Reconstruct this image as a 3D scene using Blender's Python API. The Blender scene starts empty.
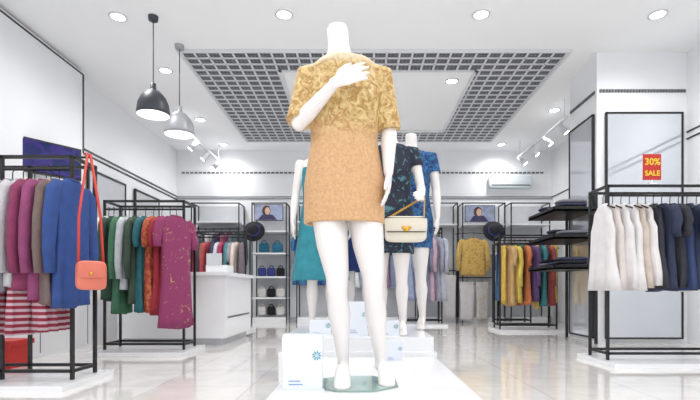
import bpy, math, random
from mathutils import Vector, Matrix
random.seed(7)
sc = bpy.context.scene
try:
    sc.view_settings.view_transform = 'Standard'
except Exception: pass
COL = sc.collection

# ---------------------------------------------------------------- materials
def lin(c):
    return tuple(((v/255)/12.92 if v/255 <= .04045 else ((v/255+.055)/1.055)**2.4) for v in c)
MATS = {}
def mat(name, col, rough=.5, metal=0, var=0.0, vscale=8, bump=0.0, bscale=60, emit=0, trans=0, coat=0):
    if name in MATS: return MATS[name]
    m = bpy.data.materials.new(name); m.use_nodes = True
    nt = m.node_tree; b = nt.nodes['Principled BSDF']
    c = lin(col)
    b.inputs['Base Color'].default_value = (*c, 1)
    b.inputs['Roughness'].default_value = rough
    b.inputs['Metallic'].default_value = metal
    if trans: b.inputs['Transmission Weight'].default_value = trans
    if coat: b.inputs['Coat Weight'].default_value = coat
    if emit:
        b.inputs['Emission Color'].default_value = (*c, 1); b.inputs['Emission Strength'].default_value = emit
    if var or bump:
        tc = nt.nodes.new('ShaderNodeTexCoord')
    if var:
        n = nt.nodes.new('ShaderNodeTexNoise'); n.inputs['Scale'].default_value = vscale; n.inputs['Detail'].default_value = 4
        nt.links.new(tc.outputs['Object'], n.inputs['Vector'])
        r = nt.nodes.new('ShaderNodeValToRGB')
        r.color_ramp.elements[0].position = .3; r.color_ramp.elements[1].position = .7
        r.color_ramp.elements[0].color = (*[max(0, v*(1-var)) for v in c], 1)
        r.color_ramp.elements[1].color = (*[min(1, v*(1+var)) for v in c], 1)
        nt.links.new(n.outputs['Fac'], r.inputs['Fac']); nt.links.new(r.outputs['Color'], b.inputs['Base Color'])
    if bump:
        n2 = nt.nodes.new('ShaderNodeTexNoise'); n2.inputs['Scale'].default_value = bscale
        nt.links.new(tc.outputs['Object'], n2.inputs['Vector'])
        bp = nt.nodes.new('ShaderNodeBump'); bp.inputs['Strength'].default_value = bump; bp.inputs['Distance'].default_value = .01
        nt.links.new(n2.outputs['Fac'], bp.inputs['Height']); nt.links.new(bp.outputs['Normal'], b.inputs['Normal'])
    MATS[name] = m
    return m
def fabric(name, col, var=.12, rough=.85):
    return mat(name, col, rough, 0, var, 14, .35, 90)
def pattern(name, c1, c2, scale=30, thr=.5, rough=.8):
    if name in MATS: return MATS[name]
    m = bpy.data.materials.new(name); m.use_nodes = True
    nt = m.node_tree; b = nt.nodes['Principled BSDF']; b.inputs['Roughness'].default_value = rough
    tc = nt.nodes.new('ShaderNodeTexCoord')
    n = nt.nodes.new('ShaderNodeTexNoise'); n.inputs['Scale'].default_value = scale; n.inputs['Detail'].default_value = 3
    n.inputs['Distortion'].default_value = 1.5
    nt.links.new(tc.outputs['Object'], n.inputs['Vector'])
    r = nt.nodes.new('ShaderNodeValToRGB')
    r.color_ramp.elements[0].position = thr-.03; r.color_ramp.elements[1].position = thr+.03
    r.color_ramp.elements[0].color = (*lin(c1), 1); r.color_ramp.elements[1].color = (*lin(c2), 1)
    nt.links.new(n.outputs['Fac'], r.inputs['Fac']); nt.links.new(r.outputs['Color'], b.inputs['Base Color'])
    bp = nt.nodes.new('ShaderNodeBump'); bp.inputs['Strength'].default_value = .4; bp.inputs['Distance'].default_value = .004
    nt.links.new(n.outputs['Fac'], bp.inputs['Height']); nt.links.new(bp.outputs['Normal'], b.inputs['Normal'])
    MATS[name] = m; return m
def stripes(name, c1, c2, freq=25):
    m = bpy.data.materials.new(name); m.use_nodes = True
    nt = m.node_tree; b = nt.nodes['Principled BSDF']; b.inputs['Roughness'].default_value = .8
    tc = nt.nodes.new('ShaderNodeTexCoord'); sp = nt.nodes.new('ShaderNodeSeparateXYZ')
    nt.links.new(tc.outputs['Object'], sp.inputs[0])
    a = nt.nodes.new('ShaderNodeMath'); a.operation = 'MULTIPLY'; a.inputs[1].default_value = freq
    f = nt.nodes.new('ShaderNodeMath'); f.operation = 'FRACT'
    g = nt.nodes.new('ShaderNodeMath'); g.operation = 'GREATER_THAN'; g.inputs[1].default_value = .55
    mx = nt.nodes.new('ShaderNodeMix'); mx.data_type = 'RGBA'
    nt.links.new(sp.outputs['Z'], a.inputs[0]); nt.links.new(a.outputs[0], f.inputs[0]); nt.links.new(f.outputs[0], g.inputs[0])
    nt.links.new(g.outputs[0], mx.inputs['Factor'])
    mx.inputs['A'].default_value = (*lin(c1), 1); mx.inputs['B'].default_value = (*lin(c2), 1)
    nt.links.new(mx.outputs['Result'], b.inputs['Base Color'])
    return m

WHITE = mat('wall_white_paint', (240, 242, 245), .6, var=.01, vscale=2)
CEIL = mat('ceiling_white_paint', (248, 249, 250), .8, var=.01, vscale=2)
BLACK = mat('black_metal', (22, 22, 24), .4, bump=.05)
GLOSSW = mat('white_lacquer', (240, 241, 244), .18, var=.01, vscale=3)
MANN = mat('mannequin_white_gloss', (232, 227, 225), .3, var=.01, vscale=3, coat=.2)
GREYP = mat('grey_panel', (200, 203, 208), .5, var=.03)
CHROME = mat('mirror_glass', (215, 220, 226), .03, 1.0, var=.01, vscale=1)
MIRR = mat('silvered_glass', (222, 226, 232), .06, .5, var=.01, vscale=1)
GOLD = mat('gold_metal', (210, 165, 70), .3, 1.0, var=.05)
SLOT = mat('dark_slot', (100, 102, 108), .6, var=.1)

def floor_mat():
    m = bpy.data.materials.new('polished_floor_tiles'); m.use_nodes = True
    nt = m.node_tree; b = nt.nodes['Principled BSDF']
    tc = nt.nodes.new('ShaderNodeTexCoord')
    mp = nt.nodes.new('ShaderNodeMapping'); mp.inputs['Location'].default_value = (.1, .0, 0)
    br = nt.nodes.new('ShaderNodeTexBrick'); br.offset = 0; br.inputs['Scale'].default_value = 1.0
    br.inputs['Brick Width'].default_value = .6; br.inputs['Row Height'].default_value = .6
    br.inputs['Mortar Size'].default_value = .003
    br.inputs['Color1'].default_value = (*lin((242, 240, 238)), 1); br.inputs['Color2'].default_value = (*lin((236, 233, 230)), 1)
    br.inputs['Mortar'].default_value = (*lin((205, 202, 199)), 1)
    n = nt.nodes.new('ShaderNodeTexNoise'); n.inputs['Scale'].default_value = 3.5; n.inputs['Detail'].default_value = 8; n.inputs['Distortion'].default_value = 1.2
    r = nt.nodes.new('ShaderNodeValToRGB'); r.color_ramp.elements[0].color = (.84, .81, .77, 1); r.color_ramp.elements[1].color = (1, 1, 1, 1)
    r.color_ramp.elements[0].position = .35; r.color_ramp.elements[1].position = .6
    mx = nt.nodes.new('ShaderNodeMix'); mx.data_type = 'RGBA'; mx.blend_type = 'MULTIPLY'; mx.inputs['Factor'].default_value = .5
    L = nt.links
    L.new(tc.outputs['Object'], mp.inputs[0]); L.new(mp.outputs[0], br.inputs['Vector']); L.new(tc.outputs['Object'], n.inputs['Vector'])
    L.new(n.outputs['Fac'], r.inputs['Fac']); L.new(br.outputs['Color'], mx.inputs['A']); L.new(r.outputs['Color'], mx.inputs['B'])
    L.new(mx.outputs['Result'], b.inputs['Base Color'])
    b.inputs['Roughness'].default_value = .09; b.inputs['Coat Weight'].default_value = .5; b.inputs['Coat Roughness'].default_value = .05
    return m
FLOOR = floor_mat()

# ---------------------------------------------------------------- mesh builder
class MB:
    def __init__(s, T=None):
        s.v = []; s.f = []; s.m = []; s.sm = []; s.mats = []; s.T = T or Matrix.Identity(4)
    def mi(s, m):
        if m not in s.mats: s.mats.append(m)
        return s.mats.index(m)
    def add(s, vs, fs, m, smooth=False):
        o = len(s.v); k = s.mi(m)
        s.v += [s.T @ Vector(p) for p in vs]
        for f in fs:
            s.f.append([i+o for i in f]); s.m.append(k); s.sm.append(smooth)
    def box(s, a, b, m):
        x0, x1 = sorted((a[0], b[0])); y0, y1 = sorted((a[1], b[1])); z0, z1 = sorted((a[2], b[2]))
        vs = [(x0,y0,z0),(x1,y0,z0),(x1,y1,z0),(x0,y1,z0),(x0,y0,z1),(x1,y0,z1),(x1,y1,z1),(x0,y1,z1)]
        s.add(vs, [(0,3,2,1),(4,5,6,7),(0,1,5,4),(1,2,6,5),(2,3,7,6),(3,0,4,7)], m)
    def loft(s, rings, m, smooth=True, cap=True):
        n = len(rings[0]); vs = [p for r in rings for p in r]; fs = []
        for i in range(len(rings)-1):
            for j in range(n):
                k = (j+1) % n
                fs.append((i*n+j, i*n+k, (i+1)*n+k, (i+1)*n+j))
        if cap:
            fs.append(tuple(reversed(range(n)))); fs.append(tuple((len(rings)-1)*n+j for j in range(n)))
        s.add(vs, fs, m, smooth)
    def tube(s, pts, rad, m, seg=12, ref=(1,0,0), smooth=True):
        pts = [Vector(p) for p in pts]; rings = []
        if not isinstance(rad, (list, tuple)): rad = [rad]*len(pts)
        ref = Vector(ref)
        for i, p in enumerate(pts):
            d = (pts[min(i+1, len(pts)-1)] - pts[max(i-1, 0)])
            if d.length < 1e-7: d = Vector((0,0,1))
            d.normalize()
            rr = ref if abs(d.dot(ref)) < .93*ref.length else Vector((0.1,0.2,1)) if abs(d.z) < .9 else Vector((0,1,0))
            u = (rr - d*rr.dot(d)).normalized(); w = d.cross(u)
            r = rad[i]; ru, rw = r if isinstance(r, (tuple, list)) else (r, r)
            rings.append([p + u*ru*math.cos(t) + w*rw*math.sin(t) for t in [2*math.pi*k/seg for k in range(seg)]])
        s.loft(rings, m, smooth)
    def vrings(s, data, m, seg=32, smooth=True, fold=None, cap=True):
        rings = []
        for i, (cx, cy, z, rx, ry) in enumerate(data):
            r = []
            for k in range(seg):
                t = 2*math.pi*k/seg; f = 1
                if fold: f = 1 + fold(t, z)
                c, sn = math.cos(t), math.sin(t)
                e = .9
                r.append((cx + rx*f*math.copysign(abs(c)**e, c), cy + ry*f*math.copysign(abs(sn)**e, sn), z))
            rings.append(r)
        s.loft(rings, m, smooth, cap)
    def ellip(s, c, r, m, e=1.0, nu=20, nv=12, rotz=0):
        rings = []
        R = Matrix.Rotation(rotz, 3, 'Z')
        def pw(v): return math.copysign(abs(v)**e, v)
        for i in range(nv+1):
            ph = -math.pi/2 + math.pi*i/nv
            ph = max(-math.pi/2+.02, min(math.pi/2-.02, ph))
            rings.append([Vector(c) + R @ Vector((r[0]*pw(math.cos(ph))*pw(math.cos(t)), r[1]*pw(math.cos(ph))*pw(math.sin(t)), r[2]*pw(math.sin(ph)))) for t in [2*math.pi*k/nu for k in range(nu)]])
        s.loft(rings, m)
    def lathe(s, c, prof, m, seg=32, cap=False):
        rings = [[(c[0]+r*math.cos(t), c[1]+r*math.sin(t), c[2]+z) for t in [2*math.pi*k/seg for k in range(seg)]] for r, z in prof]
        s.loft(rings, m, True, cap)
    def build(s, name, parent=None):
        me = bpy.data.meshes.new(name)
        me.from_pydata([tuple(v) for v in s.v], [], s.f)
        for m in s.mats: me.materials.append(m)
        for p, k, q in zip(me.polygons, s.m, s.sm):
            p.material_index = k; p.use_smooth = q
        me.update()
        o = bpy.data.objects.new(name, me); COL.objects.link(o)
        if parent: o.parent = parent
        return o
def empty(name):
    o = bpy.data.objects.new(name, None); COL.objects.link(o); o.empty_display_size = .1; return o
def simple_box(name, a, b, m, parent=None):
    q = MB(); q.box(a, b, m); return q.build(name, parent)

# ---------------------------------------------------------------- room
H = 3.4; XL, XR, YB, YF = -3.65, 3.83, 9.3, -2.2
simple_box('floor', (XL-.2, YF, -.1), (XR+.2, YB+.2, 0), FLOOR)
simple_box('ceiling', (XL-.2, YF, H), (XR+.2, YB+.2, H+.1), CEIL)
simple_box('wall_left', (XL-.2, YF, 0), (XL, YB+.2, H), WHITE)
simple_box('wall_left_panel', (XL, YF, 0), (-3.5, 5.9, 3.37), WHITE)
simple_box('wall_right', (XR, YF, 0), (XR+.2, YB+.2, H), WHITE)
simple_box('wall_back', (XL, YB, 0), (XR, YB+.2, H), WHITE)
simple_box('wall_column', (2.77, 5.46, 0), (XR, 6.15, H), WHITE)
q = MB(); q.box((-3.5, YF, 3.33), (-3.49, 5.9, 3.345), BLACK); q.box((-3.505, 5.885, 2.35), (-3.49, 5.905, 3.34), BLACK); q.build('trim_1')
q = MB()
for z in (2.47, 2.41): q.box((XL, 5.9, z), (XL+.012, YB, z+.022), BLACK)
q.build('trim_2')
q = MB()
for z in (2.47, 2.43): q.box((XL, YB-.012, z), (XR, YB, z+.012), SLOT)
q.build('trim_3')
q = MB()
x = XL+.1
while x < XR-.2:
    if not (-1.2 < x < 1.0): q.box((x, YB-.012, 2.94), (x+.06, YB, 2.97), SLOT)
    x += .085
q.build('trim_4')
q = MB(); x = 2.80
while x < 3.8: q.box((x, 5.448, 2.93), (x+.025, 5.46, 2.965), SLOT); x += .035
y = 5.5
while y < 6.1: q.box((2.758, y, 2.93), (2.77, y+.05, 2.965), SLOT); y += .065
q.build('trim_5')
q = MB()
q.box((XR-.012, YF, 2.46), (XR, 5.46, 2.475), BLACK); q.box((XR-.012, YF, 2.38), (XR, 5.46, 2.395), BLACK)
q.box((XR-.012, 6.15, 2.46), (XR, YB, 2.48), BLACK)
q.build('trim_6')
q = MB(); q.box((XL, YB-.015, 0), (XR, YB, .08), GREYP); q.build('baseboard_back')
q = MB(); q.box((-3.5, YF, 0), (-3.485, 5.9, .08), GREYP); q.build('baseboard_left')
def framed(name, a, b, axis, fill, t=.03):
    q = MB(); x0, y0, z0 = a; x1, y1, z1 = b
    if axis == 'y':
        q.box((x0+t, y0, z0+t), (x1-t, y0+.012, z1-t), fill)
        for c in [((x0,y0-.01,z0),(x0+t,y0+.02,z1)), ((x1-t,y0-.01,z0),(x1,y0+.02,z1)), ((x0,y0-.01,z0),(x1,y0+.02,z0+t)), ((x0,y0-.01,z1-t),(x1,y0+.02,z1))]: q.box(*c, BLACK)
    else:
        q.box((x0-.006, y0+t, z0+t), (x0+.006, y1-t, z1-t), fill)
        for c in [((x0-.015,y0,z0),(x0+.015,y0+t,z1)), ((x0-.015,y1-t,z0),(x0+.015,y1,z1)), ((x0-.015,y0,z0),(x0+.015,y1,z0+t)), ((x0-.015,y0,z1-t),(x0+.015,y1,z1))]: q.box(*c, BLACK)
    return q.build(name)
framed('wall_mirror', (2.86, 5.43, .05), (3.76, 5.43, 2.69), 'y', MIRR, .018)
framed('wall_mirror', (2.75, 5.5, .05), (2.75, 6.12, 2.69), 'x', MIRR, .018)
framed('wall_mirror', (-3.62, 6.2, .3), (-3.62, 7.2, 2.25), 'x', GREYP, .03)
framed('wall_mirror', (-3.62, 7.5, .3), (-3.62, 8.4, 2.25), 'x', GREYP, .03)

# ceiling grille ring
GR = mat('grille_light', (222, 224, 228), .6, var=.03)
GD = mat('grille_dark', (92, 93, 100), .8, var=.08)
GM = mat('grille_fine', (140, 142, 148), .7, var=.05)
gx0, gx1, gy0, gy1 = -2.085, 2.42, 5.41, 8.65; ix0, ix1, iy0, iy1 = -1.02, 1.47, 5.86, 8.15
q = MB()
def ringfill(z0, z1, m):
    q.box((gx0, gy0, z0), (gx1, iy0, z1), m); q.box((gx0, iy1, z0), (gx1, gy1, z1), m)
    q.box((gx0, iy0, z0), (ix0, iy1, z1), m); q.box((ix1, iy0, z0), (gx1, iy1, z1), m)
ringfill(H-.012, H-.002, GD)
def bars(sp, w, z0, z1, m):
    x = gx0
    while x < gx1:
        if x < ix0 or x > ix1: q.box((x-w/2, gy0, z0), (x+w/2, gy1, z1), m)
        else:
            q.box((x-w/2, gy0, z0), (x+w/2, iy0, z1), m); q.box((x-w/2, iy1, z0), (x+w/2, gy1, z1), m)
        x += sp
    y = gy0
    while y < gy1:
        if y < iy0 or y > iy1: q.box((gx0, y-w/2, z0), (gx1, y+w/2, z1), m)
        else:
            q.box((gx0, y-w/2, z0), (ix0, y+w/2, z1), m); q.box((ix1, y-w/2, z0), (gx1, y+w/2, z1), m)
        y += sp
bars(.15, .024, H-.024, H-.012, GR)
bars(.05, .007, H-.016, H-.012, GM)
t = .03; z0, z1 = H-.035, H-.002
for (a, b, c, d) in [(gx0-t, gx0, gy0-t, gy1+t), (gx1, gx1+t, gy0-t, gy1+t), (gx0, gx1, gy0-t, gy0), (gx0, gx1, gy1, gy1+t),
                     (ix0, ix0+t, iy0, iy1), (ix1-t, ix1, iy0, iy1), (ix0, ix1, iy0, iy0+t), (ix0, ix1, iy1-t, iy1)]:
    q.box((a, c, z0), (b, d, z1), GR)
q.build('ceiling_grille')

# downlights: recessed fittings, each a wide-beam spot
EM = mat('lamp_glow', (255, 252, 245), .5, emit=16)
def downlight(x, y, e=60):
    q = MB()
    q.lathe((x, y, H), [(.088, 0), (.09, -.012), (.07, -.014), (.066, -.004)], GR, 24)
    q.lathe((x, y, H), [(.066, -.006), (.001, -.006)], EM, 24)
    o = q.build('ceiling_downlight')
    L = bpy.data.lights.new('downlight_lamp', 'SPOT'); L.energy = e; L.shadow_soft_size = .12; L.color = (1, .99, .975)
    L.spot_size = math.radians(165); L.spot_blend = 1.0
    lo = bpy.data.objects.new('lamp', L); COL.objects.link(lo); lo.location = (x, y, H-.05); lo.parent = o
for x, y in [(-2.46, 4.74), (-.765, 4.7), (1.22, 4.7), (-2.46, 5.9), (1.22, 6.2), (-.5, 6.3), (-2.6, 7.6), (3.0, 4.7), (3.0, 7.2), (.3, 7.6),
             (-2.4, 2.6), (-.8, 2.6), (1.2, 2.6), (2.9, 2.6), (-2.4, .4), (-.6, .2), (1.2, .2), (2.9, .4), (1.2, -1.4), (-1.2, -1.4), (-2.6, 8.9), (2.7, 8.9), (0.2, 8.9)]:
    downlight(x, y)

def pendant(x, y, zb, r, m):
    q = MB()
    q.lathe((x, y, zb), [(r*.985, .0), (r, .0), (r, .03), (r*.93, .11), (r*.75, .18), (r*.45, .235), (r*.2, .255), (.028, .265), (.026, .32), (.012, .33), (.004, .33)], m, 36)
    q.lathe((x, y, zb), [(r*.98, .002), (r*.91, .10), (r*.73, .17), (r*.43, .225), (.01, .24)], GLOSSW, 36)
    q.tube([(x, y, zb+.32), (x, y, H-.03)], .005, BLACK, 6)
    q.lathe((x, y, H), [(.001, -.05), (.045, -.045), (.05, -.001)], m, 20)
    q.ellip((x, y, zb+.12), (.04, .04, .055), EM, nu=14, nv=8)
    q.build('pendant_lamp')
pendant(-2.10, 4.74, 2.395, .16, mat('pendant_dark_grey', (58, 62, 70), .45, var=.05))
pendant(-2.05, 5.3, 2.38, .165, mat('pendant_silver', (165, 167, 172), .4, .2, var=.05))

def track(x, y0, y1, n):
    q = MB(); q.box((x-.02, y0, 3.1), (x+.02, y1, 3.13), GR)
    for yy in (y0+.1, y1-.1): q.tube([(x, yy, 3.12), (x, yy, H)], .006, GR, 6)
    for i in range(n):
        y = y0+.2+(y1-y0-.4)*i/(n-1)
        q.tube([(x, y, 3.1), (x, y, 3.04)], .01, GR, 8)
        sgn = 1 if x > 0 else -1
        q.tube([(x-.05*sgn, y, 3.06), (x+.06*sgn, y-.03, 2.94)], [.035, .05], GR, 16)
        q.tube([(x+.06*sgn, y-.03, 2.94), (x+.063*sgn, y-.031, 2.936)], [.04, .04], EM, 16)
    q.build('track_spotlights')
track(-2.73, 6.9, 9.1, 4); track(2.98, 6.7, 8.8, 4)

q = MB(); q.ellip((2.98, YB-.05, 2.76), (.44, .05, .13), mat('air_conditioner_grey', (208, 218, 222), .4, var=.02), e=.25)
q.box((2.6, YB-.105, 2.68), (3.36, YB-.095, 2.70), SLOT); q.build('wall_air_conditioner')
q = MB(); q.T = Matrix.Translation((-3.42, 5.0, 2.03)) @ Matrix.Rotation(math.radians(55), 4, 'Z')
q.box((-.40, -.02, -.17), (.40, .03, .19), BLACK)
q.box((-.38, -.026, -.15), (.38, -.019, .17), pattern('tv_screen', (25, 35, 95), (50, 40, 120), 4, .5, .2))
q.box((-.05, .03, -.04), (.05, .1, .04), BLACK); q.build('wall_television')

# ---------------------------------------------------------------- clothing racks
def rack(x0, x1, y, Hh=1.5, dep=.3, extra=None, m=1):
    q = MB(); w = .021
    q.box((x0-.06, y-.22, 0), (x1+.07, y+dep+.12, .035), GLOSSW)
    for yy in (y, y+dep):
        for xx in [x0, x1] + (extra or []): q.box((xx-w/2, yy-w/2, .035), (xx+w/2, yy+w/2, Hh), BLACK)
        q.box((x0, yy-w/2, Hh-w), (x1, yy+w/2, Hh), BLACK); q.box((x0, yy-w/2, .08), (x1, yy+w/2, .08+w), BLACK)
    for xx in (x0, x1):
        q.box((xx-w/2, y, Hh-w), (xx+w/2, y+dep, Hh), BLACK); q.box((xx-w/2, y, .08), (xx+w/2, y+dep, .08+w), BLACK)
    q.tube([(x0, y, Hh-.09), (x1, y, Hh-.09)], .010, BLACK, 10)
    return q.build('clothing_rack')

def garment(q, x, y, zr, ang, kind, L, m, W=.40, hanger=True):
    q.T = Matrix.Translation((x, y, zr)) @ Matrix.Rotation(ang, 4, 'Z')
    ph = random.uniform(0, 6.28); ph2 = random.uniform(0, 6.28); k = random.choice([3, 4, 5])
    hw = W/2; top = -.075
    if hanger:
        q.tube([(0, 0, top+.0), (0, 0, -.02), (.014, 0, -.005), (.014, 0, .014), (0, 0, .02), (-.012, 0, .012)], .0035, BLACK, 6, ref=(0,1,0))
        q.tube([(-hw*.8, 0, top-.055), (0, 0, top+.004), (hw*.8, 0, top-.055)], .007, BLACK, 8, ref=(0,1,0))
    def body(prof, folds=.010, dz=lambda u: 0):
        rings = []; n = 40
        pr = []
        for a, b in zip(prof[:-1], prof[1:]):
            steps = 1 if b[0]-a[0] < .12 else 3
            for s_ in range(steps):
                u = s_/steps; pr.append(tuple(a[i]*(1-u)+b[i]*u for i in range(3)))
        pr.append(prof[-1])
        for (f, w, t) in pr:
            r = []
            for j in range(n):
                a = 2*math.pi*j/n; c, s_ = math.cos(a), math.sin(a)
                xx = w*math.copysign(abs(c)**.8, c); bb = t*math.copysign(abs(s_)**.7, s_)
                fo = folds*(.3+f)*f**.3*(math.sin(k*xx/hw*2.3+ph+f*1.2) + .6*math.sin(2.1*k*xx/hw+ph2-f))
                r.append((xx+.006*f*math.sin(ph+f*5), bb+fo*(.2 if f < .05 else 1), top - f*L + dz(xx/hw)*(1 if f > .98 else 0)))
            rings.append(r)
        q.loft(rings, m, True, True)
    if kind in ('sweater', 'shirt', 'coat', 'tee', 'dress'):
        s1, s2, s3 = .02/L, .055/L, .11/L
        lw = {'dress': hw*1.05, 'coat': hw*1.02}.get(kind, hw*.95)
        body([(0, .05, .02), (s1, .085, .026), (s2, hw*.86, .03), (s3, hw*.92, .034), (.3, hw*.82, .042), (.5, hw*.80, .044), (.75, hw*.92, .046), (1, lw, .05)],
             dz=lambda u: .012*math.sin(u*3+ph))
        q.tube([(.062*math.cos(t), .024*math.sin(t), top-.006) for t in [2*math.pi*i/12 for i in range(13)]], .007, m, 6, ref=(0,0,1))
        sl = {'tee': .2, 'dress': .22}.get(kind, .52)
        for sg in (-1, 1):
            q.tube([(sg*hw*.72, 0, top-.04), (sg*hw*.92, 0, top-.09), (sg*hw*1.04, .006, top-.09-sl*.35), (sg*hw*1.07, -.012*sg, top-.09-sl*.7), (sg*hw*1.05, .004, top-.09-sl)],
                   [(.03, .024), (.05, .034), (.05, .034), (.043, .03), (.037, .028)], m, 14, ref=(1,0,0))
    elif kind == 'tank':
        body([(0, .055, .016), (.03/L, .07, .02), (.07/L, hw*.55, .025), (.2, hw*.6, .032), (.3, hw*.8, .036), (.55, hw*.8, .042), (1, hw*1.02, .05)], .012)
    elif kind == 'pants':
        body([(0, hw*.55, .012), (.03, hw*.6, .02), (.3, hw*.55, .026), (.7, hw*.5, .026), (1, hw*.52, .028)], .006)
    elif kind == 'skirt':
        body([(0, hw*.5, .016), (.1, hw*.6, .024), (.5, hw*.8, .035), (1, hw*1.05, .05)], .018)
    q.T = Matrix.Identity(4)
R90 = math.radians(90)

C = lambda n, c, v=.12: fabric('cloth_'+n, c, v)
# left near rack
rack(-3.1, -1.88, 3.05, 1.5, .26, [-2.34])
zr = 1.41
striped = stripes('cloth_red_stripes', (140, 36, 58), (195, 170, 180), 26)
q = MB()
lst = [(-2.95, 'sweater', .75, C('grey', (120, 120, 128)), .33), (-2.85, 'sweater', .75, C('greyd', (90, 92, 100)), .33), (-2.74, 'sweater', .72, C('light_grey', (160, 160, 166)), .33),
       (-2.63, 'sweater', .74, C('grey', (120, 120, 128)), .33), (-2.53, 'sweater', .74, C('greyb', (138, 138, 146)), .33), (-2.43, 'sweater', .68, C('whitegrey', (195, 194, 198)), .33),
       (-2.35, 'skirt', 1.0, striped, .27), (-2.27, 'sweater', .72, C('greyb', (138, 138, 146)), .38), (-2.20, 'sweater', .70, C('whitegrey', (195, 194, 198)), .33),
       (-2.165, 'skirt', 1.0, striped, .30), (-2.125, 'coat', .72, C('rose', (132, 54, 90)), .33), (-2.05, 'sweater', .78, C('mauve', (138, 66, 108)), .34), (-2.02, 'skirt', .98, striped, .27), (-1.965, 'coat', .80, C('taupe', (116, 98, 94)), .34)]
for x, k, L, m, W in lst: garment(q, x, 3.05, zr, R90+random.uniform(-.06, .06), k, L, m, W)
q.build('hanging_clothes')
q = MB(); garment(q, -1.875, 3.04, zr, math.radians(83), 'sweater', .82, C('royal_blue', (46, 74, 136)), .34); q.build('blue_sweater')
# shoulder bag
q = MB(); OR = mat('salmon_leather', (215, 118, 98), .45, var=.06); RS = mat('red_orange_strap', (195, 60, 48), .5, var=.05)
bx, by, bz = -1.67, 2.90, .78
q.ellip((bx, by, bz-.07), (.085, .032, .09), OR, .35, 28, 16, math.radians(50))
q.ellip((bx+.012, by-.018, bz-.035), (.08, .026, .055), OR, .4, 24, 12, math.radians(50))
q.tube([(bx-.05, by-.05, bz-.02), (bx-.065, by-.02, bz+.3), (-1.775, 3.04, 1.50), (-1.80, 3.055, 1.515)], [(.009, .003)]*4, RS, 8)
q.tube([(bx+.05, by+.05, bz-.02), (bx+.025, by+.06, bz+.3), (-1.755, 3.04, 1.50), (-1.80, 3.055, 1.515)], [(.009, .003)]*4, RS, 8)
q.tube([(-1.9, 3.05, 1.487), (-1.75, 3.05, 1.487)], .008, BLACK, 8)
q.ellip((bx+.025, by-.045, bz-.06), (.012, .008, .012), GOLD)
q.build('shoulder_bag')

# left second rack
rack(-2.5, -1.725, 4.57)
q = MB()
lst = [(-2.46, 'coat', .8, C('white', (225, 225, 225), .03)), (-2.41, 'sweater', .82, C('dark_green', (46, 72, 60))), (-2.33, 'coat', .94, C('green', (64, 112, 84))), (-2.26, 'sweater', .72, C('pale_grey', (190, 195, 200))),
       (-2.19, 'coat', .85, C('olive', (60, 78, 64))), (-2.10, 'dress', .92, C('teal', (40, 100, 110))), (-2.02, 'dress', .92, pattern('cloth_orange_print', (160, 54, 50), (190, 112, 64), 25)), (-1.94, 'dress', .95, C('red', (160, 46, 60))),
       (-1.86, 'dress', .95, C('crimson', (140, 34, 56)))]
for x, k, L, m in lst: garment(q, x, 4.57, zr, R90+random.uniform(-.1, .1), k, L, m, .36)
q.build('hanging_clothes')
q = MB(); garment(q, -1.77, 4.50, zr, math.radians(66), 'dress', 1.08, pattern('cloth_magenta_print', (140, 54, 98), (185, 142, 104), 16, .66), .42); q.build('magenta_dress')

# right near rack
rack(2.07, 3.15, 3.9, 1.5, .3)
q = MB(); wh = C('blouse_white', (222, 218, 219), .05); cr = C('blouse_cream', (212, 203, 199), .06); nv = C('navy', (42, 50, 75)); bk = C('charcoal', (46, 47, 56))
lst = [(2.11, 'tank', .72, cr), (2.18, 'tank', .70, wh), (2.25, 'tank', .72, wh), (2.32, 'tank', .7, C('beige', (198, 184, 172))), (2.385, 'tank', .68, wh),
       (2.45, 'tank', .7, bk), (2.52, 'tee', .72, nv), (2.59, 'tee', .7, bk), (2.66, 'tank', .72, C('navy2', (50, 65, 105))), (2.73, 'tee', .7, nv), (2.81, 'sweater', .72, wh), (2.89, 'tank', .7, cr), (2.97, 'tee', .7, wh), (3.06, 'tee', .7, nv)]
for x, k, L, m in lst: garment(q, x, 3.9, zr, -R90+random.uniform(-.08, .08), k, L, m, .38)
q.build('hanging_clothes')
q = MB(); garment(q, 2.03, 3.90, zr, math.radians(-86), 'tank', .72, wh, .40); q.build('white_blouse')

# sale sign
RED = mat('sale_red', (190, 44, 40), .5, var=.03); YEL = mat('sale_yellow', (245, 210, 60), .5, var=.02)
q = MB(); sx, sy = 2.44, 3.9
q.box((sx-.075, sy-.004, 1.54), (sx+.075, sy+.004, 1.755), RED); q.box((sx-.03, sy-.02, 1.5), (sx+.03, sy+.02, 1.51), GLOSSW); q.box((sx-.005, sy-.003, 1.5), (sx+.005, sy+.003, 1.55), GLOSSW)
so = q.build('sale_sign')
for txt, z, s in (('30%', 1.665, .078), ('SALE', 1.575, .060)):
    cu = bpy.data.curves.new('sale_text', 'FONT'); cu.body = txt; cu.size = s; cu.align_x = 'CENTER'; cu.extrude = .001; cu.offset = .0012
    o = bpy.data.objects.new('sale_text', cu); COL.objects.link(o); cu.materials.append(YEL)
    o.location = (sx, sy-.007, z); o.rotation_euler = (R90, 0, 0); o.parent = so

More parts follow.
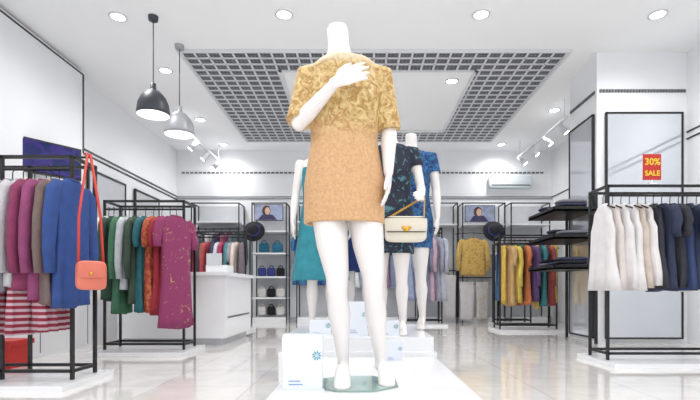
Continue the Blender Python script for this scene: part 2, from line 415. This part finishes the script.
def farrack(x0, x1, y, cols, kinds, L, Hh=1.5, a=R90):
    rack(x0, x1, y, Hh, .3)
    q = MB(); n = len(cols)
    for i, c in enumerate(cols):
        x = x0+.05+(x1-x0-.1)*i/(n-1)
        garment(q, x, y, Hh-.09, a+random.uniform(-.2, .2), kinds[i % len(kinds)], L*random.uniform(.9, 1.05), C('far%d%d%d' % c, c), .38)
    q.build('hanging_clothes')
farrack(-2.45, -1.72, 7.0, [(60, 60, 70), (150, 80, 70), (175, 70, 78), (50, 66, 90), (200, 200, 205), (165, 56, 92), (70, 125, 135), (150, 150, 160), (215, 200, 190), (110, 100, 110)], ['coat', 'dress', 'sweater'], .9)
farrack(2.1, 2.95, 7.0, [(210, 175, 85), (190, 155, 110), (215, 188, 90), (60, 130, 95), (200, 118, 75), (95, 70, 118), (210, 182, 90), (60, 125, 132), (145, 70, 68), (210, 182, 85)], ['pants', 'dress', 'coat'], .92, 1.45, -R90)
farrack(2.42, 3.0, 8.2, [(70, 105, 150), (225, 225, 228), (210, 180, 105), (175, 100, 65), (210, 210, 215), (215, 185, 80)], ['dress', 'sweater'], .9, 1.45, -R90)

# tray shelves beside column
q = MB(); dk = C('folded_dark', (38, 38, 50)); dk2 = C('folded_blue', (55, 60, 85))
for i, z in enumerate((1.53, 1.21, .86)):
    q.box((2.22, 5.35, z), (2.74, 6.15, z+.02), BLACK)
    for a, b in (((2.22, 5.35), (2.23, 6.15)), ((2.22, 5.35), (2.74, 5.36)), ((2.22, 6.14), (2.74, 6.15))): q.box((*a, z), (*b, z+.05), BLACK)
for yy in (5.37, 6.13): q.box((2.70, yy-.012, 0), (2.73, yy+.012, 1.75), BLACK)
q.build('display_shelf')
q = MB()
for i, z in enumerate((1.55, 1.23, .88)):
    for j in range(3):
        for k2 in range(2 if (i+j) % 2 else 3):
            q.ellip((2.48+.02*random.random(), 5.5+.25*j, z+.025+k2*.04), (.17, .11, .022), (dk, dk2, C('folded_grey', (120, 120, 130)))[(i+j+k2) % 3 if k2 else 0], .5, 20, 8)
q.build('folded_clothes')

# ---------------------------------------------------------------- back wall fixtures
def unit(x0, x1, name='shelving_unit', shelves=()):
    q = MB(); y0, y1, z1 = YB-.45, YB-.02, 2.28; w = .02
    q.box((x0, y1-.02, .1), (x1, y1, z1), GREYP)
    for xx in (x0, x1):
        for yy in (y0, y1-.03): q.box((xx-w/2, yy, 0), (xx+w/2, yy+w, z1), BLACK)
        q.box((xx-w/2, y0, z1-w), (xx+w/2, y1, z1), BLACK)
    q.box((x0, y0, z1-w), (x1, y0+w, z1), BLACK); q.box((x0, y0, 0), (x1, y1, .1), GLOSSW)
    for z in shelves: q.box((x0, y0, z), (x1, y1, z+.03), GLOSSW)
    q.build(name)
SKIN = mat('poster_skin', (225, 185, 165), .5, var=.1); HAIR = mat('poster_hair', (80, 52, 42), .5, var=.2); PB = mat('poster_blue', (165, 175, 205), .4, var=.3)
DRK = mat('poster_dark', (60, 55, 95), .4, var=.2)
def poster(x0, x1, z0, z1, y=YB-.48):
    q = MB(); q.box((x0, y-.01, z0), (x1, y+.01, z1), BLACK); q.box((x0+.012, y-.014, z0+.012), (x1-.012, y-.009, z1-.012), PB)
    cx = (x0+x1)/2-.03; cz = (z0+z1)/2+.03
    def ov(r, rz, dx, dz, m, yy):
        q.add([(cx+dx+r*math.cos(t), y-yy, cz+dz+rz*math.sin(t)) for t in [2*math.pi*k/24 for k in range(24)]], [tuple(range(24))], m)
    ov(.08, .10, -.01, .0, HAIR, .018); ov(.05, .07, .01, -.005, SKIN, .021)
    q.add([(cx-.17, y-.019, z0+.016), (cx+.19, y-.019, z0+.016), (cx+.10, y-.019, cz-.07), (cx-.09, y-.019, cz-.07)], [(0, 1, 2, 3)], DRK)
    q.build('fashion_poster')
unit(-2.05, -1.40, shelves=(.45, .85, 1.3, 1.72))
unit(-3.2, -2.3, shelves=(1.9,))
unit(-1.2, -.4, shelves=(1.9,))
unit(-.2, .8, shelves=(1.9,))
unit(1.1, 1.85, shelves=(1.85,))
unit(1.95, 2.75, shelves=(1.3, 1.85,))
unit(2.87, 3.6, shelves=(.8, 1.3, 1.85))
poster(-2.0, -1.45, 1.93, 2.24)
poster(1.98, 2.55, 1.9, 2.22)
def bag(q, x, y, z, w, h, m, handle=True):
    q.ellip((x, y, z+h/2), (w/2, w*.22, h/2), m, .45, 22, 12)
    q.box((x-w*.42, y-w*.24, z+h*.45), (x+w*.42, y-w*.2, z+h*.9), m)
    if handle:
        q.tube([(x+w*.28*math.cos(t), y, z+h*.9+w*.35*math.sin(t)) for t in [math.pi*k/10 for k in range(11)]], .009, m, 8, ref=(0,1,0))
q = MB(); cs = [C('bag_teal', (50, 120, 150)), C('bag_black', (30, 30, 34)), C('bag_blue', (56, 66, 135)), C('bag_tan', (170, 120, 80)), C('bag_white', (225, 222, 220)), C('bag_pink', (190, 95, 120))]
order = [4, 1, 4, 4, 1, 4, 2, 2, 1, 0, 3, 4, 1, 5, 2]; i = 0
for z in (.13, .48, .88):
    for x in (-1.9, -1.72, -1.54): bag(q, x, YB-.25, z, .16, .17, cs[order[i]]); i += 1
for x in (-1.86, -1.60): bag(q, x, YB-.25, 1.33, .2, .2, cs[0])
for z in (.83, 1.33):
    for x in (3.0, 3.25, 3.45): bag(q, x, YB-.25, z, .17, .16, cs[order[i]]); i += 1
q.build('handbags')
def hat(x, y, z):
    q = MB(); bkf = C('hat_black', (32, 32, 40))
    q.T = Matrix.Translation((x, y, z)) @ Matrix.Rotation(math.radians(72), 4, 'X')
    q.lathe((0, 0, 0), [(.001, .13), (.07, .125), (.10, .10), (.112, .02), (.2, 0), (.205, -.012), (.11, .005), (.001, .01)], bkf, 32)
    q.lathe((0, 0, 0), [(.106, .06), (.116, .055), (.119, .02), (.113, .018)], cs[2], 32)
    q.T = Matrix.Identity(4); q.tube([(x, y-.02, z), (x, y+.14, z+.02)], .008, BLACK, 8)
    q.build('brimmed_hat')
hat(-1.98, YB-.60, 1.72); hat(2.5, YB-.60, 1.72)
def wallrail(x0, x1, z, items, y=YB-.28):
    q = MB(); q.tube([(x0, y, z), (x1, y, z)], .01, BLACK, 8)
    n = len(items)
    for i, (k, L, c, a) in enumerate(items):
        garment(q, x0+.06+(x1-x0-.12)*i/max(1, n-1), y, z, a, k, L, C('w%d%d%d' % c, c), .38)
    q.build('hanging_clothes')
wallrail(-1.2, -.4, 1.75, [('dress', .95, c, .9+random.uniform(-.2, .2)) for c in [(60, 110, 165), (70, 130, 175), (220, 222, 226), (50, 76, 145), (60, 110, 165), (200, 205, 215)]])
wallrail(-.2, .8, 1.75, [('dress', 1.0, c, -.9) for c in [(220, 222, 226), (180, 190, 205), (70, 96, 150), (160, 165, 190), (170, 130, 155), (150, 160, 190), (190, 190, 205)]])
wallrail(-3.2, -2.3, 1.8, [('coat', .9, c, 1.0) for c in [(180, 75, 90), (120, 120, 130), (215, 215, 220), (76, 68, 92), (145, 70, 98), (95, 112, 120)]])
q = MB()
for i, c in enumerate([(140, 150, 180), (130, 130, 155), (175, 180, 195), (120, 122, 145), (185, 155, 168), (150, 150, 168), (172, 176, 190)]):
    garment(q, .80+.09*i, 8.1, 1.61, -1.0+random.uniform(-.1, .1), 'coat', 1.1, C('p%d%d%d' % c, c), .44)
q.build('hanging_clothes'); rack(.70, 1.42, 8.1, 1.7)
q = MB(); garment(q, 2.10, YB-.64, 1.66, .1, 'sweater', .70, pattern('cloth_yellow_print', (212, 178, 98), (188, 140, 78), 22, .56), .52)
q.tube([(1.8, YB-.47, 1.68), (2.10, YB-.64, 1.682), (2.4, YB-.47, 1.68)], .007, BLACK, 6); q.build('yellow_cardigan')
q = MB(); garment(q, 1.66, YB-.58, .98, .0, 'pants', .82, wh, .46); garment(q, 2.0, YB-.58, .85, .1, 'pants', .72, wh, .5); garment(q, 2.28, YB-.58, .85, .2, 'pants', .72, C('trouser_cream', (212, 206, 200)), .42)
for xa, xb, zz in ((1.46, 1.80, .98), (1.80, 2.5, .85)):
    q.tube([(xa, YB-.58, zz), (xb, YB-.58, zz)], .01, BLACK, 8)
    for xx in (xa, xb): q.tube([(xx, YB-.58, .0), (xx, YB-.58, zz)], .01, BLACK, 8)
q.build('white_trousers')

# cash counter
q = MB(); q.box((-2.7, 5.2, .08), (-1.5, 6.4, .78), GLOSSW); q.box((-2.75, 5.16, .78), (-1.46, 6.44, .82), GLOSSW); q.box((-2.66, 5.25, 0), (-1.55, 6.35, .08), GREYP)
q.box((-1.499, 5.3, .3), (-1.495, 6.3, .32), SLOT); q.build('sales_counter')
q = MB(); q.box((-1.85, 5.6, .82), (-1.6, 5.9, .92), GLOSSW); q.box((-1.84, 5.59, .92), (-1.66, 5.61, 1.06), GREYP); q.build('cash_register')
q = MB(); q.box((-3.48, 3.6, .0), (-2.95, 5.8, .55), GLOSSW)
for yy in (4.3, 5.05): q.box((-2.952, yy, .04), (-2.948, yy+.01, .52), SLOT)
q.build('low_cabinet')
q = MB(); q.box((-2.94, 3.66, 0), (-2.74, 3.88, .18), RED); q.box((-2.945, 3.64, .18), (-2.72, 3.9, .22), RED); q.build('red_storage_box')

# ---------------------------------------------------------------- platforms
q = MB(); q.box((-.36, 1.1, 0), (.47, 2.9, .2), GLOSSW); q.build('display_platform')
q = MB(); q.box((-.55, 3.15, 0), (.52, 4.4, .2), GLOSSW); q.box((-.53, 3.17, .2), (.50, 4.38, .3), GLOSSW); q.build('display_platform')

# ---------------------------------------------------------------- mannequins
def hand(q, wrist, d, nrm, side, m, curl=.35):
    w = Vector(wrist); d = Vector(d).normalized(); n = Vector(nrm); n = (n - d*n.dot(d)).normalized(); a = d.cross(n)
    if a.dot(Vector(side)) < 0: a = -a
    q.tube([w - d*.02, w + d*.015, w + d*.05, w + d*.085], [(.022, .018), (.026, .016), (.037, .015), (.036, .011)], m, 14, ref=a)
    for i, (off, L) in enumerate(((.029, .072), (.010, .080), (-.010, .075), (-.028, .058))):
        p = w + d*.078 + a*off; pts = [p - d*.01]; dd = d + a*off*2.6; dd.normalize()
        for s_, ang in ((.42, .5), (.33, 1.2), (.25, 1.9)):
            v = (dd*math.cos(curl*ang) + n*math.sin(curl*ang)).normalized(); pts.append(pts[-1] + v*L*s_*1.1)
        q.tube(pts, [.0092, .0088, .008, .0062], m, 8, ref=a)
    p = w + d*.02 + a*.02
    q.tube([p, p + d*.022 + a*.022 + n*.006, p + d*.048 + a*.032 + n*.012, p + d*.072 + a*.034 + n*.016], [.014, .012, .010, .007], m, 8, ref=n)

def mannequin(o, scale, rotz, armL, armR, legs, neck=-.03, vox=.006, dress=None, glass=True):
    par = empty('mannequin')
    T = Matrix.Translation(o) @ Matrix.Rotation(rotz, 4, 'Z') @ Matrix.Scale(scale, 4)
    q = MB(T)
    q.vrings([(neck, .01, 1.605, .045, .05), (neck, .01, 1.585, .047, .052), (neck*.9, .01, 1.52, .047, .052), (neck*.7, .012, 1.475, .06, .056), (0, .012, 1.445, .11, .065),
              (0, .012, 1.41, .150, .075), (0, .008, 1.34, .155, .09), (0, -.005, 1.25, .15, .115), (0, .0, 1.16, .128, .098), (0, .005, 1.08, .113, .086),
              (0, .005, .99, .142, .1), (0, .008, .89, .168, .112), (0, .008, .82, .165, .108), (0, .005, .77, .13, .09)], MANN, 32)
    for (hip, knee, ank, toe) in legs:
        hip, knee, ank, toe = map(Vector, (hip, knee, ank, toe))
        calf = knee.lerp(ank, .32) + Vector((0, .014, 0)); th = hip.lerp(knee, .45) + Vector((0, -.008, 0))
        q.tube([hip + Vector((0, 0, .04)), hip, th, knee + Vector((0, 0, .06)), knee, knee.lerp(ank, .12), calf, knee.lerp(ank, .7), ank, ank + Vector((0, .004, -.03))],
               [(.075, .09), (.083, .098), (.070, .08), (.051, .057), (.046, .053), (.044, .05), (.050, .056), (.035, .04), (.026, .034), (.027, .036)], MANN, 20)
        fd = (toe - ank); fd.z = 0; fd.normalize()
        q.tube([ank + Vector((0, .0, .01)) - fd*.025, ank + Vector((0, 0, -.03)) - fd*.012, ank.lerp(toe, .35) + Vector((0, 0, .006)), ank.lerp(toe, .62), toe - fd*.04, toe - fd*.012, toe],
               [(.02, .026), (.027, .03), (.03, .027), (.036, .021), (.038, .015), (.03, .012), (.016, .008)], MANN, 16)
        q.tube([ank - fd*.02 + Vector((0, 0, -.01)), ank - fd*.024 + Vector((0, 0, -.04))], [.024, .02], MANN, 14)
    for (sh, el, wr, hd, n, side, curl) in (armL, armR):
        sh, el, wr = map(Vector, (sh, el, wr))
        q.tube([sh + (sh-el).normalized()*.03, sh, sh.lerp(el, .45), el.lerp(sh, .1)], [.032, .046, .040, .035], MANN, 16, ref=(0,1,0))
        q.tube([el.lerp(sh, .1), el, el.lerp(wr, .25), el.lerp(wr, .7), wr], [.035, .034, .036, .027, .021], MANN, 16, ref=(0,1,0))
        q.ellip(el, (.034, .034, .034), MANN)
        hand(q, wr, hd, n, side, MANN, curl)
    b = q.build('body', par)
    md = b.modifiers.new('remesh', 'REMESH'); md.mode = 'VOXEL'; md.voxel_size = vox; md.use_smooth_shade = True
    s2 = b.modifiers.new('smooth', 'SMOOTH'); s2.iterations = 3; s2.factor = .5
    if dress:
        q = MB(T); hem = dress['hem']; m = dress['mat']; fl = dress.get('flare', 0); nf = dress.get('folds', 0)
        base = [(neck*.6, .012, 1.466, .072, .066), (0, .012, 1.455, .112, .078), (0, .012, 1.427, .150, .088), (0, .008, 1.36, .162, .102), (0, -.005, 1.25, .162, .13), (0, 0, 1.16, .152, .118),
                (0, .004, 1.08, .150, .108), (0, .005, .99, .165, .118), (0, .008, .89, .182, .13)]
        if dress.get('low'): base = base[3:]
        out = [r for r in base]
        zs = [.8, .7, .6, .5, .4, .3]
        zs = [z for z in zs if z > hem+.03] + [hem]
        for z in zs: t = (.89-z); out.append((0, .006, z, .183+fl*t-(.01*t if not fl else 0), .128+fl*t*.8))
        inn = [(c[0], c[1], c[2], c[3]-.016, c[4]-.016) for c in reversed(out) if c[2] <= .72]
        inn = inn or [(0, .006, hem, .165, .11)]
        inn.append((0, .006, max(.76, hem+.04), .15, .10))
        fold = (lambda t, z: (nf*(math.sin(7*t+1)+.5*math.sin(12*t))*max(0, min(1, (.98-z)*2.2)))) if nf else (lambda t, z: .012*math.sin(3*t+z*23)+.008*math.sin(5*t-z*31))
        q.vrings(out + inn, m, 72, True, fold)
        sl = dress.get('sleeve', 0); sw = dress.get('sw', 1)
        if sl:
            for (sh, el, *_ ) in (armL, armR):
                sh, el = Vector(sh), Vector(el); e2 = sh.lerp(el, sl)
                q.tube([sh + Vector((-sh.x*.3, 0, .02)), sh + Vector((0, 0, .004)), sh.lerp(e2, .35), sh.lerp(e2, .7), e2], [.04, .052, .052*sw, .054*sw, .058*sw], m, 24, ref=(0,1,0))
        d = q.build('dress', par)
        md = d.modifiers.new('remesh', 'REMESH'); md.mode = 'VOXEL'; md.voxel_size = max(vox, .0055); md.use_smooth_shade = True
        s2 = d.modifiers.new('smooth', 'SMOOTH'); s2.iterations = 4; s2.factor = .5
    if glass:
        q = MB(Matrix.Translation(o)); gm = mat('glass_base', (205, 232, 224), .05, trans=.6)
        vs = [(.05+.20*math.cos(t), -.02+.18*math.sin(t), 0) for t in [math.pi/8+math.pi/4*k for k in range(8)]]
        q.loft([[(x, y, .002) for x, y, z in vs], [(x, y, .008) for x, y, z in vs]], gm, False)
        q.build('glass_stand', par)
    return par

def lace():
    m = bpy.data.materials.new('gold_lace_and_camel_dress'); m.use_nodes = True
    nt = m.node_tree; L = nt.links; b = nt.nodes['Principled BSDF']; b.inputs['Roughness'].default_value = .55
    tc = nt.nodes.new('ShaderNodeTexCoord'); sp = nt.nodes.new('ShaderNodeSeparateXYZ'); L.new(tc.outputs['Object'], sp.inputs[0])
    n = nt.nodes.new('ShaderNodeTexNoise'); n.inputs['Scale'].default_value = 26; n.inputs['Detail'].default_value = 6; n.inputs['Distortion'].default_value = 2.2
    L.new(tc.outputs['Object'], n.inputs['Vector'])
    r = nt.nodes.new('ShaderNodeValToRGB'); r.color_ramp.elements[0].position = .38; r.color_ramp.elements[1].position = .62
    r.color_ramp.elements[0].color = (*lin((166, 124, 62)), 1); r.color_ramp.elements[1].color = (*lin((216, 190, 134)), 1)
    L.new(n.outputs['Fac'], r.inputs['Fac'])
    mr = nt.nodes.new('ShaderNodeMapRange'); mr.inputs['From Min'].default_value = 1.60; mr.inputs['From Max'].default_value = 1.655
    L.new(sp.outputs['Z'], mr.inputs['Value'])
    mx = nt.nodes.new('ShaderNodeMix'); mx.data_type = 'RGBA'; mx.inputs['B'].default_value = (*lin((232, 222, 198)), 1)
    ml = nt.nodes.new('ShaderNodeMath'); ml.operation = 'MULTIPLY'; ml.inputs[1].default_value = .8
    L.new(mr.outputs[0], ml.inputs[0]); L.new(ml.outputs[0], mx.inputs['Factor']); L.new(r.outputs['Color'], mx.inputs['A'])
    n3 = nt.nodes.new('ShaderNodeTexNoise'); n3.inputs['Scale'].default_value = 18; L.new(tc.outputs['Object'], n3.inputs['Vector'])
    ad = nt.nodes.new('ShaderNodeMath'); ad.operation = 'MULTIPLY_ADD'; ad.inputs[1].default_value = .14; L.new(n3.outputs['Fac'], ad.inputs[0]); L.new(sp.outputs['Z'], ad.inputs[2])
    gt = nt.nodes.new('ShaderNodeMapRange'); gt.inputs['From Min'].default_value = 1.33; gt.inputs['From Max'].default_value = 1.44; L.new(ad.outputs[0], gt.inputs['Value'])
    n4 = nt.nodes.new('ShaderNodeTexNoise'); n4.inputs['Scale'].default_value = 90; n4.inputs['Detail'].default_value = 4; L.new(tc.outputs['Object'], n4.inputs['Vector'])
    r4 = nt.nodes.new('ShaderNodeValToRGB'); r4.color_ramp.elements[0].color = (*lin((192, 148, 104)), 1); r4.color_ramp.elements[1].color = (*lin((212, 170, 126)), 1)
    r4.color_ramp.elements[0].position = .3; r4.color_ramp.elements[1].position = .7; L.new(n4.outputs['Fac'], r4.inputs['Fac'])
    m2 = nt.nodes.new('ShaderNodeMix'); m2.data_type = 'RGBA'; L.new(r4.outputs['Color'], m2.inputs['A'])
    L.new(gt.outputs[0], m2.inputs['Factor']); L.new(mx.outputs['Result'], m2.inputs['B']); L.new(m2.outputs['Result'], b.inputs['Base Color'])
    bp = nt.nodes.new('ShaderNodeBump'); bp.inputs['Strength'].default_value = .2; bp.inputs['Distance'].default_value = .005
    L.new(n.outputs['Fac'], bp.inputs['Height']); L.new(bp.outputs['Normal'], b.inputs['Normal'])
    return m
LACE = lace()

down_legs = [((-.08, .0, .78), (-.075, -.015, .43), (-.07, .03, .1), (-.075, -.12, .012)), ((.08, .0, .78), (.085, -.015, .43), (.09, .03, .1), (.10, -.12, .012))]
def armdown(s, out=.05, fwd=-.05): return ((s*.17, .01, 1.395), (s*(.19+out*.4), .02, 1.13), (s*(.19+out), fwd, .90), (s*.02, -.12, -1), (-s, 0, .1), (0, -1, 0), .3)
main_legs = [((-.07, .0, .78), (-.03, -.045, .42), (-.005, .0, .1), (-.005, -.17, .012)), ((.09, .01, .78), (.13, -.02, .42), (.165, .05, .1), (.195, -.11, .012))]
mannequin((-.07, 2.10, .2), 1.0, 0,
          ((-.168, .01, 1.385), (-.195, -.07, 1.145), (-.03, -.20, 1.265), (.8, -.05, .35), (.1, 1, -.1), (0, 0, 1), .25),
          ((.168, .01, 1.385), (.20, .02, 1.14), (.195, -.05, .93), (-.05, -.12, -1), (-1, 0, .1), (0, -1, 0), .3),
          main_legs, -.03, .0045, dict(hem=.715, mat=LACE, sleeve=.98, sw=1.0))
mannequin((-.31, 3.7, .3), .94, math.radians(12), armdown(-1), armdown(1), down_legs, .0, .008,
          dict(hem=.42, mat=C('teal_satin', (50, 135, 150), .15), flare=.12, folds=.05, low=True), False)
mannequin((.22, 3.35, .3), .93, math.radians(-8), armdown(-1), ((.175, .01, 1.395), (.23, .0, 1.13), (.24, -.20, 1.0), (.0, -1, .1), (-1, 0, -.3), (0, 0, 1), .9), down_legs, .0, .008,
          dict(hem=.62, mat=pattern('dark_print', (32, 38, 54), (75, 120, 132), 18, .60), sleeve=.4), False)
mannequin((.42, 3.85, .3), 1.0, math.radians(-20), armdown(-1), armdown(1, .04), down_legs, .0, .008,
          dict(hem=.66, mat=pattern('blue_lace', (50, 105, 155), (30, 56, 105), 30, .5), sleeve=.45), False)
mannequin((-.02, 4.1, .3), .95, 0, armdown(-1), armdown(1), down_legs, .0, .009,
          dict(hem=.50, mat=C('navy_dress', (40, 60, 120)), flare=.08, folds=.03, low=True), False)

# cream handbag with chain
q = MB(); CB = mat('cream_leather', (224, 216, 200), .4, var=.03)
hx, hy, hz = .295, 3.02, .93
q.ellip((hx, hy, hz+.08), (.135, .045, .08), CB, .35, 30, 16)
q.ellip((hx, hy-.012, hz+.108), (.137, .042, .055), CB, .35, 30, 14)
q.tube([(hx-.125, hy-.054, hz+.06), (hx+.125, hy-.054, hz+.06)], .003, BLACK, 6, ref=(0,0,1))
q.tube([(hx-.13, hy-.05, hz+.15), (hx+.13, hy-.05, hz+.15)], .003, BLACK, 6, ref=(0,0,1))
q.ellip((hx, hy-.058, hz+.075), (.020, .010, .014), GOLD)
for sg in (-1, 1):
    q.ellip((hx+sg*.018, hy-.056, hz+.088), (.014, .007, .010), GOLD)
    prev = Vector((hx+sg*.12, hy, hz+.15)); end = Vector((.43, 3.12, 1.245))
    for k in range(26):
        c = prev.lerp(end, (k+.5)/26); q.ellip(c, (.005, .005, .009), GOLD, nu=6, nv=4)
q.build('cream_handbag')

# placards
TEAL = mat('placard_teal', (30, 150, 165), .5, var=.2); CARD = mat('placard_white', (226, 231, 240), .25, var=.01); BLU = mat('placard_blue', (120, 150, 205), .4, var=.1)
def placard(x, y, z, w, h, t=.03):
    q = MB(); q.box((x-w/2, y, z), (x+w/2, y+t, z+h), CARD)
    cx, cz = x+w*.36, z+h*.62
    for k in range(9):
        a = 2*math.pi*k/9; r = w*.09
        p = [(cx+r*.25*math.cos(a), y-.002, cz+r*.25*math.sin(a)), (cx+r*math.cos(a-.2), y-.002, cz+r*math.sin(a-.2)), (cx+r*1.5*math.cos(a), y-.002, cz+r*1.5*math.sin(a)), (cx+r*math.cos(a+.2), y-.002, cz+r*math.sin(a+.2))]
        q.add(p, [(0, 1, 2, 3)], TEAL)
    for k in range(2): q.box((x-w*.35, y-.002, z+h*(.1+.06*k)), (x+w*(.0-.06*k), y, z+h*(.115+.06*k)), BLU)
    q.box((x-w/2-.01, y-.01, z), (x+w/2+.01, y+t+.01, z+.006), CARD)
    q.build('info_placard')
placard(-.24, 1.95, .2, .165, .235, .06)
placard(-.28, 3.3, .3, .15, .11); placard(-.02, 3.25, .3, .14, .24); placard(.2, 3.24, .3, .14, .11); placard(.2, 2.75, .2, .1, .12)

# ---------------------------------------------------------------- world + camera
w = bpy.data.worlds.new('World'); sc.world = w; w.use_nodes = True
w.node_tree.nodes['Background'].inputs[0].default_value = (.96, .98, 1, 1); w.node_tree.nodes['Background'].inputs[1].default_value = 1.5  # bright even background, added as frontal fill through the room's open front
cam = bpy.data.cameras.new('camera'); co = bpy.data.objects.new('camera', cam); COL.objects.link(co)
co.location = (0, 0, .62); co.rotation_euler = (R90, 0, 0); cam.lens = 24; cam.sensor_width = 36; cam.shift_x = -10/700; cam.shift_y = 90/700
cam.clip_start = .05
sc.camera = co
